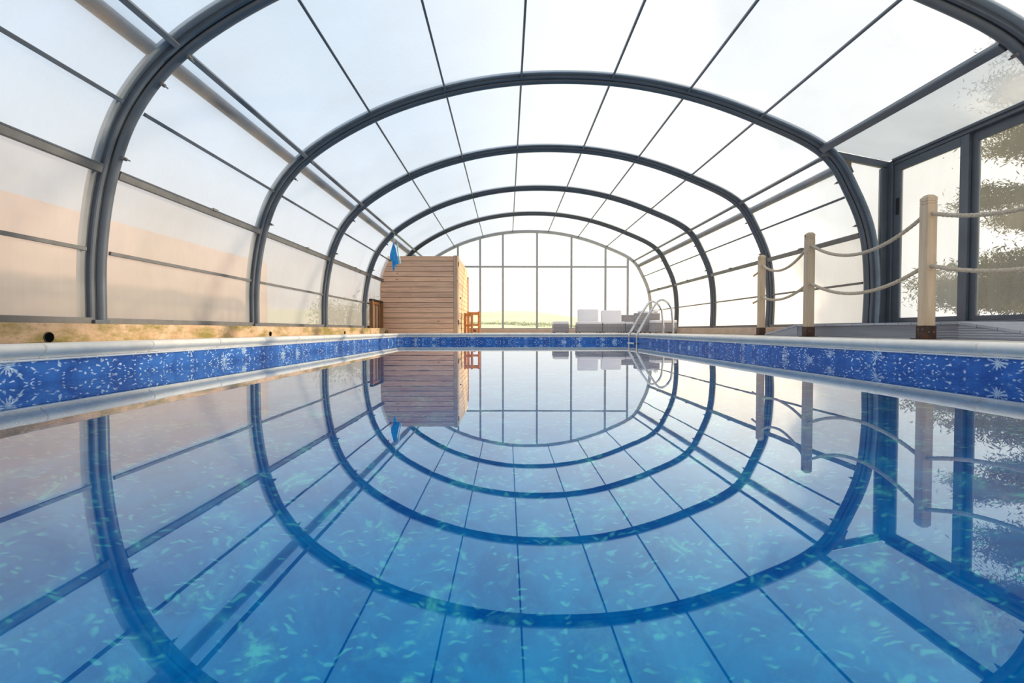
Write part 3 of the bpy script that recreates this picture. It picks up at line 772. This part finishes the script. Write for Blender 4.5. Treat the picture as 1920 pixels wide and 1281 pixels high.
# ------------------------------------------------------------------ pool ladder
lad = empty('pool_ladder', (2.75, 9.25, .185), 'shiny stainless steel pool ladder with two curved handrails at the far right corner', 'ladder')
def smooth_path(P, n=8):
    P = [Vector(p) for p in P]; out = []
    for i in range(len(P)-1):
        p0 = P[max(i-1, 0)]; p1 = P[i]; p2 = P[i+1]; p3 = P[min(i+2, len(P)-1)]
        for k in range(n):
            t = k/n; out.append(.5*((2*p1) + (p2-p0)*t + (2*p0-5*p1+4*p2-p3)*t*t + (3*p1-p0-3*p2+p3)*t*t*t))
    out.append(P[-1]); return out
LP = [(3.095, -.070), (3.088, .064), (3.057, .358), (3.035, .43), (2.988, .497), (2.945, .535), (2.895, .559), (2.850, .560), (2.803, .536), (2.765, .492), (2.726, .435), (2.60, .249), (2.50, .075), (2.432, -.044), (2.415, -.09), (2.410, -.16), (2.408, -.5), (2.408, -1.05)]
for yy in (8.97, 9.54):
    b = MB(); b.tube(smooth_path([(x, yy, Z(h)) for x, h in LP]), .021, 12); hr = b.build('handrail', M['steel'], lad, True)
    b = MB(); b.tube([(3.10, yy, .185), (3.10, yy, .200)], .045, 16); b.build('flange', M['steel'], hr, True)
for k, zz in enumerate((-.005, -.27, -.54, -.78)):
    b = MB(); b.box(2.365, 2.445, 8.99, 9.52, zz-.012, zz+.014, .004); tr = b.build('tread', M['plastic_white'], lad)
    b = MB(); b.box(2.360, 2.450, 8.955, 8.992, zz-.022, zz+.022, .005); b.build('tread_clamp', M['plastic_black'], tr)
for yy in (8.97, 9.54):
    b = MB(); b.tube([(2.405, yy, -.80), (2.57, yy, -.80)], .014, 10); b.tube([(2.545, yy, -.80), (2.569, yy, -.80)], .03, 12); b.build('wall_rest', M['plastic_black'], lad, True)

# ------------------------------------------------------------------ timber cubicle
HY, HX0, HX1, HT = 10.47, -2.745, -1.07, Z(1.60)
cub = empty('timber_cubicle', (-1.9, 11.7, .183), 'pale larch-boarded changing cubicle at the far left corner of the pool', 'cubicle')
nb = 15; bh = (HT-.186)/nb
def left_lim(z):
    h = z - EYE
    pts = [(-2.74, -1), (-2.74, 1.18), (-2.70, 1.30), (-2.64, 1.44), (-2.565, 1.60)]
    for (xa, ha), (xb, hb) in zip(pts, pts[1:]):
        if ha <= h <= hb: return xa + (xb-xa)*(h-ha)/(hb-ha)
    return -2.56
for k in range(nb):
    za, zb = .186 + k*bh, .186 + (k+1)*bh - .009
    b = MB(); b.prism([(left_lim(za), za), (HX1-.088, za), (HX1-.088, zb), (left_lim(zb), zb)], 1, HY+.002+random.uniform(-.001, .002), HY+.022)
    o = b.build('board', M['larch_x'], cub)
b = MB(); b.prism([(-2.73, .19), (HX1-.02, .19), (HX1-.02, HT-.01), (-2.55, HT-.01), (-2.65, Z(1.35)), (-2.73, Z(1.15))], 1, HY+.022, HY+.045); b.build('backing', M['hinge'], cub)
b = MB(); b.box(HX1-.085, HX1, HY-.008, HY+.07, .186, HT+.004, .003); b.build('corner_post', M['larch_z'], cub)
YB2 = 13.10
b = MB(); b.box(HX1-.03, HX1-.012, HY+.07, YB2, .19, HT-.01); b.build('side_backing', M['brown_wood'], cub)
b = MB(); b.box(HX1-.012, HX1+.010, HY+.071, HY+.30, .186, HT, .003); dfr = b.build('door_frame', M['larch_z'], cub)
for k in range(nb):
    za, zb = .186 + k*bh, .186 + (k+1)*bh - .008
    b = MB(); b.box(HX1-.012, HX1+.008, HY+.303, YB2-.1, za, zb, .002); b.build('side_board', M['larch_y'], cub)
b = MB(); b.box(HX1-.04, HX1+.03, YB2-.098, YB2+.02, .186, Z(1.42), .003); b.build('edge_post', M['orange_wood'], cub)
for zz in (Z(1.38), Z(.12)):
    b = MB(); b.box(HX1+.010, HX1+.016, HY+.075, HY+.115, zz, zz+.10, .001).tube([(HX1+.016, HY+.072, zz), (HX1+.016, HY+.072, zz+.10)], .008, 8); b.build('hinge', M['hinge'], dfr)
b = MB(); b.tube([(HX1+.010, HY+.42, Z(.72)), (HX1+.035, HY+.42, Z(.72)), (HX1+.036, HY+.42, Z(.72))], [.010, .022, .022], 14); b.build('door_knob', M['hinge'], cub, True)

# brown cupboard between the glazing and the cubicle
cb = empty('timber_cupboard', (-2.6, 10.0, .183), 'low dark brown wooden cupboard squeezed between the left glazing and the cubicle', 'cupboard')
X0, X1, Y0, Y1, ZB, ZT = -2.735, -2.45, 9.62, 10.44, .30, Z(.62)
b = MB(); b.box(-2.73, -2.71, Y0, Y1, ZB, ZT-.04); b.build('back_panel', M['brown_wood'], cb)
b = MB(); b.box(-2.735, -2.665, Y0-.005, Y1, ZT-.04, ZT, .003); b.build('top', M['hinge'], cb)
for ya, yb in ((Y0, Y0+.05), (Y0+.48, Y0+.54), (Y1-.06, Y1-.01)):
    b = MB(); b.box(-2.71, -2.66, ya, yb, ZB, ZT-.04, .003); b.build('upright', M['brown_wood'], cb)
b = MB(); b.box(-2.71, -2.67, Y0+.052, Y0+.478, ZT-.10, ZT-.045, .003); b.build('rail', M['orange_wood'], cb)
for k in range(4):
    ya = Y0+.055+k*.106
    b = MB(); b.box(-2.708, -2.69, ya, ya+.10, ZB, ZT-.105, .002); b.build('door_board', M['larch_z'] if k % 2 else M['brown_wood'], cb)

# ------------------------------------------------------------------ blue hanging cloth
hb = empty('hanging_float', (-2.17, 9.3, Z(1.66)), 'bright blue pointed cloth with a white edge hanging from the hoop above the cubicle', 'cloth')
def kite(cx, cy, outline, dz, m, name, bulge=.02):
    vs = []; fs = []; n = len(outline)
    for s_ in (-1, 1):
        for (x, h) in outline: vs.append((cx+x, cy + s_*.006 + 0.0, Z(h)))
    c0 = len(vs); mxh = sum(h for _, h in outline)/n; mxx = sum(x for x, _ in outline)/n
    vs.append((cx+mxx, cy-bulge, Z(mxh))); vs.append((cx+mxx, cy+bulge, Z(mxh)))
    for i in range(n):
        j = (i+1) % n
        fs.append((i, j, c0)); fs.append((n+j, n+i, c0+1)); fs.append((i, n+i, n+j, j))
    return mk(name, vs, fs, m, hb)
k_ = 9.1/907
def px(x, y): return ((x-951)*k_, (619-y)*k_)
o1 = [px(*p) for p in ((739.5, 455), (743, 466), (746.5, 482), (749, 496), (743.5, 497), (741, 504), (739.5, 511), (737.5, 505), (736.5, 492), (732.5, 487), (733, 477), (737, 463))]
kite(0, 9.1, o1, 0, M['blue_cloth'], 'blue_panel', .035)
o2 = [px(*p) for p in ((745.5, 456.5), (747, 459), (749.5, 478), (752.5, 494), (750, 496), (747.5, 482), (744.5, 466))]
kite(0, 9.13, o2, 0, M['white_cloth'], 'white_edge', .02)
b = MB(); b.tube([(px(740, 455)[0], 9.1, Z(px(0, 455)[1])-.01), (px(736, 446)[0], 9.3, Z(1.80)), (px(734, 440)[0], 9.45, Z(1.86))], .004, 6); b.build('cord', M['white_cloth'], hb)

# ------------------------------------------------------------------ rattan furniture
def rat_box(b, x0, x1, y0, y1, z0, z1): b.box(x0, x1, y0, y1, z0, z1, .012)
def weave(parent, x0, x1, y, z0, z1):
    """slightly proud horizontal bands on the face toward the pool"""
    b = MB(); z = z0+.012
    while z < z1-.012:
        b.box(x0+.012, x1-.012, y-.004, y+.002, z, z+.013); z += .021
    b.build('woven_band', M['rattan'], parent)['kind'] = 'stuff'
def seat(name, cx0, cx1, y0, y1, zseat, label, cat, back=None, cush=.05, grp=None, basem='rattan'):
    e_ = empty(name, ((cx0+cx1)/2, (y0+y1)/2, .183), label, cat, grp)
    b = MB(); rat_box(b, cx0, cx1, y0, y1, .20, zseat); bb_ = b.build('base', M['rattan'], e_)
    weave(bb_, cx0, cx1, y0, .205, zseat)
    for sx in (cx0+.03, cx1-.03):
        for sy in (y0+.03, y1-.03):
            b = MB(); b.box(sx-.015, sx+.015, sy-.015, sy+.015, .183, .205); b.build('foot', M['plastic_black'], e_)
    b = MB(); b.box(cx0+.005, cx1-.005, y0-.015, y1-.02, zseat, zseat+cush+.02, .022); b.build('seat_cushion', M['cushion'], e_, True)
    return e_
def X_(px_, y): return (px_-951)*y/907
def Hh(py_, y): return Z((619-py_)*y/907)
y = 11.9
seat('footstool', X_(1038, y), X_(1067, y), y, y+.42, Hh(608, y)-.0, 'small grey rattan footstool with a pale cushion, standing alone left of the sofa', 'footstool', grp='rattan lounge set at the far end')
def backed(x0, x1, y0, y1, zs, bx0, bx1, zc, lean, label):
    e_ = seat('sofa_seat', x0, x1, y0, y1, zs, label, 'sofa', grp='rattan lounge set at the far end')
    b = MB(); rat_box(b, max(x0+.01, bx0+.03), x1-.01, y1-.09, y1-.01, zs, zc-.06); b.build('backrest', M['rattan'], e_)
    rot = Matrix.Translation((0, y1-.16, zs+.06)) @ Matrix.Rotation(-lean, 4, 'X')
    b = MB(); b.box(bx0, bx1, -.06, .06, 0, zc-zs-.06, .03, rot); b.build('back_cushion', M['cushion'], e_, True)
    return e_
y = 11.75
backed(X_(1085, y), X_(1130, y), y, y+.62, Hh(608.5, y), X_(1083, y+.5), X_(1121, y+.5), Hh(580, y+.45), .12, 'left seat of the grey rattan sofa with a large pale back cushion')
backed(X_(1130.6, y), X_(1173, y), y, y+.62, Hh(608.5, y), X_(1127, y+.5), X_(1164.5, y+.5), Hh(582, y+.45), .12, 'middle seat of the grey rattan sofa with a pale back cushion')
# corner seat, its low rattan back behind
e_ = seat('sofa_seat', X_(1173.6, y), X_(1198, y), y+.02, y+.62, Hh(609, y), 'corner section of the grey rattan sofa with a low woven back', 'sofa', grp='rattan lounge set at the far end')
b = MB(); rat_box(b, X_(1166, y+.66), X_(1200, y+.66), y+.63, y+.72, .20, Hh(590.5, y+.63)); bb_ = b.build('backrest', M['rattan'], e_)
weave(bb_, X_(1166, y+.66), X_(1200, y+.66), y+.63, Hh(606, y), Hh(590.5, y+.63))
# armchair seen from behind with towels on its back
y = 11.22
ac = empty('armchair', (X_(1215, y), y+.3, .183), 'grey rattan armchair with a high woven back behind the ladder', 'armchair', 'rattan lounge set at the far end')
b = MB(); rat_box(b, X_(1200, y), X_(1222, y), y, y+.5, .20, Hh(607, y)); bb_ = b.build('base', M['rattan'], ac)
weave(bb_, X_(1200, y), X_(1222, y), y, .205, Hh(607, y))
b = MB(); rat_box(b, X_(1191, y), X_(1239, y), y+.02, y+.13, Hh(609, y), Hh(587, y)); bb_ = b.build('backrest', M['rattan'], ac)
weave(bb_, X_(1191, y), X_(1239, y), y+.02, Hh(609, y), Hh(587, y))
b = MB(); rat_box(b, X_(1222.5, y), X_(1226, y), y+.02, y+.5, .20, Hh(607, y)); b.build('gap_shade', M['rubber'], ac)  # black slab stands in for the shaded gap beside the base
for sx, sy in ((X_(1202, y), y+.03), (X_(1220, y), y+.03), (X_(1202, y), y+.46), (X_(1220, y), y+.46)):
    b = MB(); b.box(sx-.015, sx+.015, sy-.015, sy+.015, .183, .205); b.build('foot', M['plastic_black'], ac)
zt = Hh(587, y)
b = MB()
b.tube([(X_(1198, y), y+.075, zt+.028), (X_(1205, y), y+.075, zt+.036), (X_(1213, y), y+.075, zt+.030)], [.022, .034, .026], 12)
b.box(X_(1206, y), X_(1228, y), y+.02, y+.14, zt+.001, zt+.045, .015)
tag(b.build('folded_towel', M['towel'], None, True), 'crumpled white towel lying on top of the armchair back', 'towel', 'white towels on the armchair')
b = MB(); b.tube([(X_(1228.7, y), y+.075, zt+.04), (X_(1232, y), y+.075, zt+.056), (X_(1236, y), y+.075, zt+.045)], [.035, .052, .036], 12)
tag(b.build('rolled_towel', M['towel'], None, True), 'rolled white towel at the right end of the armchair back', 'towel', 'white towels on the armchair')
y = 10.66
seat('footstool', X_(1229, y), X_(1271, y), y, y+.5, Hh(606, y), 'wide grey rattan footstool with a pale cushion, standing right of the ladder', 'footstool', grp='rattan lounge set at the far end')

# ------------------------------------------------------------------ orange wooden stools
def stool(cx, cy, w_, d_, h_, label):
    e_ = empty('wooden_stool', (cx, cy, .183), label, 'stool', 'orange stools beside the cubicle')
    t = .022
    for sx in (-1, 1):
        for sy in (-1, 1):
            b = MB(); b.box(cx+sx*(w_/2-t)-t, cx+sx*(w_/2-t)+t, cy+sy*(d_/2-t)-t, cy+sy*(d_/2-t)+t, .183, .183+h_+.012, .003); b.build('leg', M['orange_wood'], e_)
    for zz in (h_-.035, h_*.40):
        for sy in (-1, 1):
            b = MB(); b.box(cx-w_/2+2*t, cx+w_/2-2*t, cy+sy*(d_/2-t)-.012, cy+sy*(d_/2-t)+.012, .183+zz-.03, .183+zz+.012, .002); b.build('rail', M['orange_wood'], e_)
        for sx in (-1, 1):
            b = MB(); b.box(cx+sx*(w_/2-t)-.012, cx+sx*(w_/2-t)+.012, cy-d_/2+2*t, cy+d_/2-2*t, .183+zz-.03, .183+zz+.012, .002); b.build('rail', M['orange_wood'], e_)
    for q in range(4):
        a = cy - d_/2 + .01 + q*(d_-.02)/4
        b = MB(); b.box(cx-w_/2+.046, cx+w_/2-.046, a+.004, a+(d_-.02)/4-.004, .183+h_-.022, .183+h_-.004, .002); b.build('slat', M['orange_wood'], e_)
    return e_
stool(X_(887.5, 12.0), 12.15, .315, .30, .52, 'orange varnished wooden stool standing clear of the cubicle side')
stool(X_(868, 11.2)+.12, 11.35, .20, .22, .46, 'narrower orange stool tucked against the cubicle side')
b = MB(); b.tube([(X_(885.5, 12.0), 12.05, .195+.04), (X_(889, 12.0), 12.05, .195+.055), (X_(893, 12.0), 12.05, .195+.04)], [.03, .05, .032], 10)
tag(b.build('cloth_bundle', M['brown_bag'], None, True), 'reddish brown bundle on the floor under the clear-standing stool', 'bundle')

# ------------------------------------------------------------------ outside: wall, fence, trees, hedge
b = MB(); b.box(-6.5, -6.2, -3, 12.6, -.1, Z(1.72), .01)
tag(b.build('garden_wall', M['stone_wall']), 'beige rendered garden wall outside, hazy through the lower left panels', 'wall', kind='structure')
fe = empty('picket_fence', (-6.35, 3, Z(1.72)), 'white picket fence on top of the garden wall at far left', 'fence')
for k in range(32):
    y = -.8 + k*.19
    b = MB(); b.box(-6.34, -6.31, y, y+.095, Z(1.70), Z(2.46), .004); b.build('picket', M['fence_paint'], fe)
for zz in (1.88, 2.26):
    b = MB(); b.box(-6.37, -6.34, -.9, 5.3, Z(zz), Z(zz)+.06, .003); b.build('rail', M['fence_paint'], fe)

def leaf_cloud(name, centres, n_each, size, m, parent, flat=.5, seed=1):
    rnd = random.Random(seed); vs = []; fs = []
    for (c, r) in centres:
        for _ in range(n_each):
            d = Vector((rnd.gauss(0, .5), rnd.gauss(0, .5), rnd.gauss(0, .5)*flat)) * r
            p = Vector(c) + d; a = Vector((rnd.uniform(-1, 1), rnd.uniform(-1, 1), rnd.uniform(-1, 1))).normalized(); q = a.cross(Vector((rnd.uniform(-1, 1), rnd.uniform(-1, 1), rnd.uniform(-1, 1)))).normalized()
            s_ = size * rnd.uniform(.5, 1.3); i = len(vs)
            vs += [p - a*s_, p + q*s_*.22, p + a*s_, p - q*s_*.22]; fs.append((i, i+1, i+2, i+3))
    o = mk(name, vs, fs, m, parent); o['kind'] = 'stuff'; return o
def pine(cx, cy, H, R, label, seed, n_b=46, n_each=150):
    rnd = random.Random(seed); t = empty('pine_tree', (cx, cy, -.09), label, 'tree')
    b = MB(); lean = rnd.uniform(-.2, .2)
    tr = [(cx + lean*k/8, cy, -.1 + H*k/8) for k in range(9)]; b.tube(tr, [.16*(1-k/9.5) for k in range(9)], 10); b.build('trunk', M['bark'], t, True)
    cs = []
    for k in range(n_b):
        z = .25 + (H-.4)*(k/n_b); a = rnd.uniform(0, 2*PI); L = R*(1.05 - .75*k/n_b)*rnd.uniform(.6, 1.1)
        p0 = Vector((cx + lean*z/H, cy, z)); dirv = Vector((math.cos(a), math.sin(a), rnd.uniform(-.1, .35)))
        pts = [p0 + dirv*L*q/5 + Vector((0, 0, .12*math.sin(q*1.4)*L*.2)) for q in range(6)]
        b = MB(); b.tube(pts, [.028*(1-q/6.5) for q in range(6)], 6); b.build('branch', M['bark'], t, True)
        for q in (2, 3, 4, 5): cs.append((pts[q] + Vector((rnd.uniform(-.1, .1), rnd.uniform(-.1, .1), .03)), .42*rnd.uniform(.7, 1.3)))
    leaf_cloud('needles', cs, n_each, .045, M['needles'], t, .30, seed)
    return t
pine(9.25, 7.3, 5.6, 2.15, 'dark spreading pine tree outside the clearer porch door', 3, 74, 640)
pine(13.6, 10.2, 5.6, 2.0, 'second pine outside, standing farther back behind the first pine', 9, 34, 160)
def bush(cx, cy, r, h, label, seed):
    rnd = random.Random(seed); t = empty('leafy_bush', (cx, cy, -.09), label, 'bush')
    for k in range(7):
        b = MB(); a = rnd.uniform(0, 2*PI); b.tube([(cx, cy, -.1), (cx+.3*r*math.cos(a), cy+.3*r*math.sin(a), h*.45), (cx+.7*r*math.cos(a), cy+.7*r*math.sin(a), h*.85)], [.02, .012, .006], 6); b.build('stem', M['bark'], t, True)
    cs = [((cx+rnd.uniform(-r, r)*.8, cy+rnd.uniform(-r, r)*.8, rnd.uniform(.1, h)), .4*r) for _ in range(16)]
    leaf_cloud('foliage', cs, 120, .06, M['bush'], t, .9, seed)
bush(-3.9, 11.9, .75, Z(.62), 'yellow-green bush outside, seen through the panels left of the cubicle', 5)
bush(-4.9, 14.3, .8, Z(.8), 'second yellow-green bush outside, farther behind the left panels', 6)
# hedge line on the hillside
rnd = random.Random(2); cs = []
hd = []
for k in range(60):
    x = -14 + k*.62; y = 62 - k*.18; hd.append(((x, y, terr(x, y)+.15), .55))
leaf_cloud('hedgerow', hd, 90, .16, M['hedge'], None, .45, 4)
h_ = bpy.data.objects['hedgerow']; tag(h_, 'haze-paled hedge line crossing the hillside beyond the end wall', 'hedge')
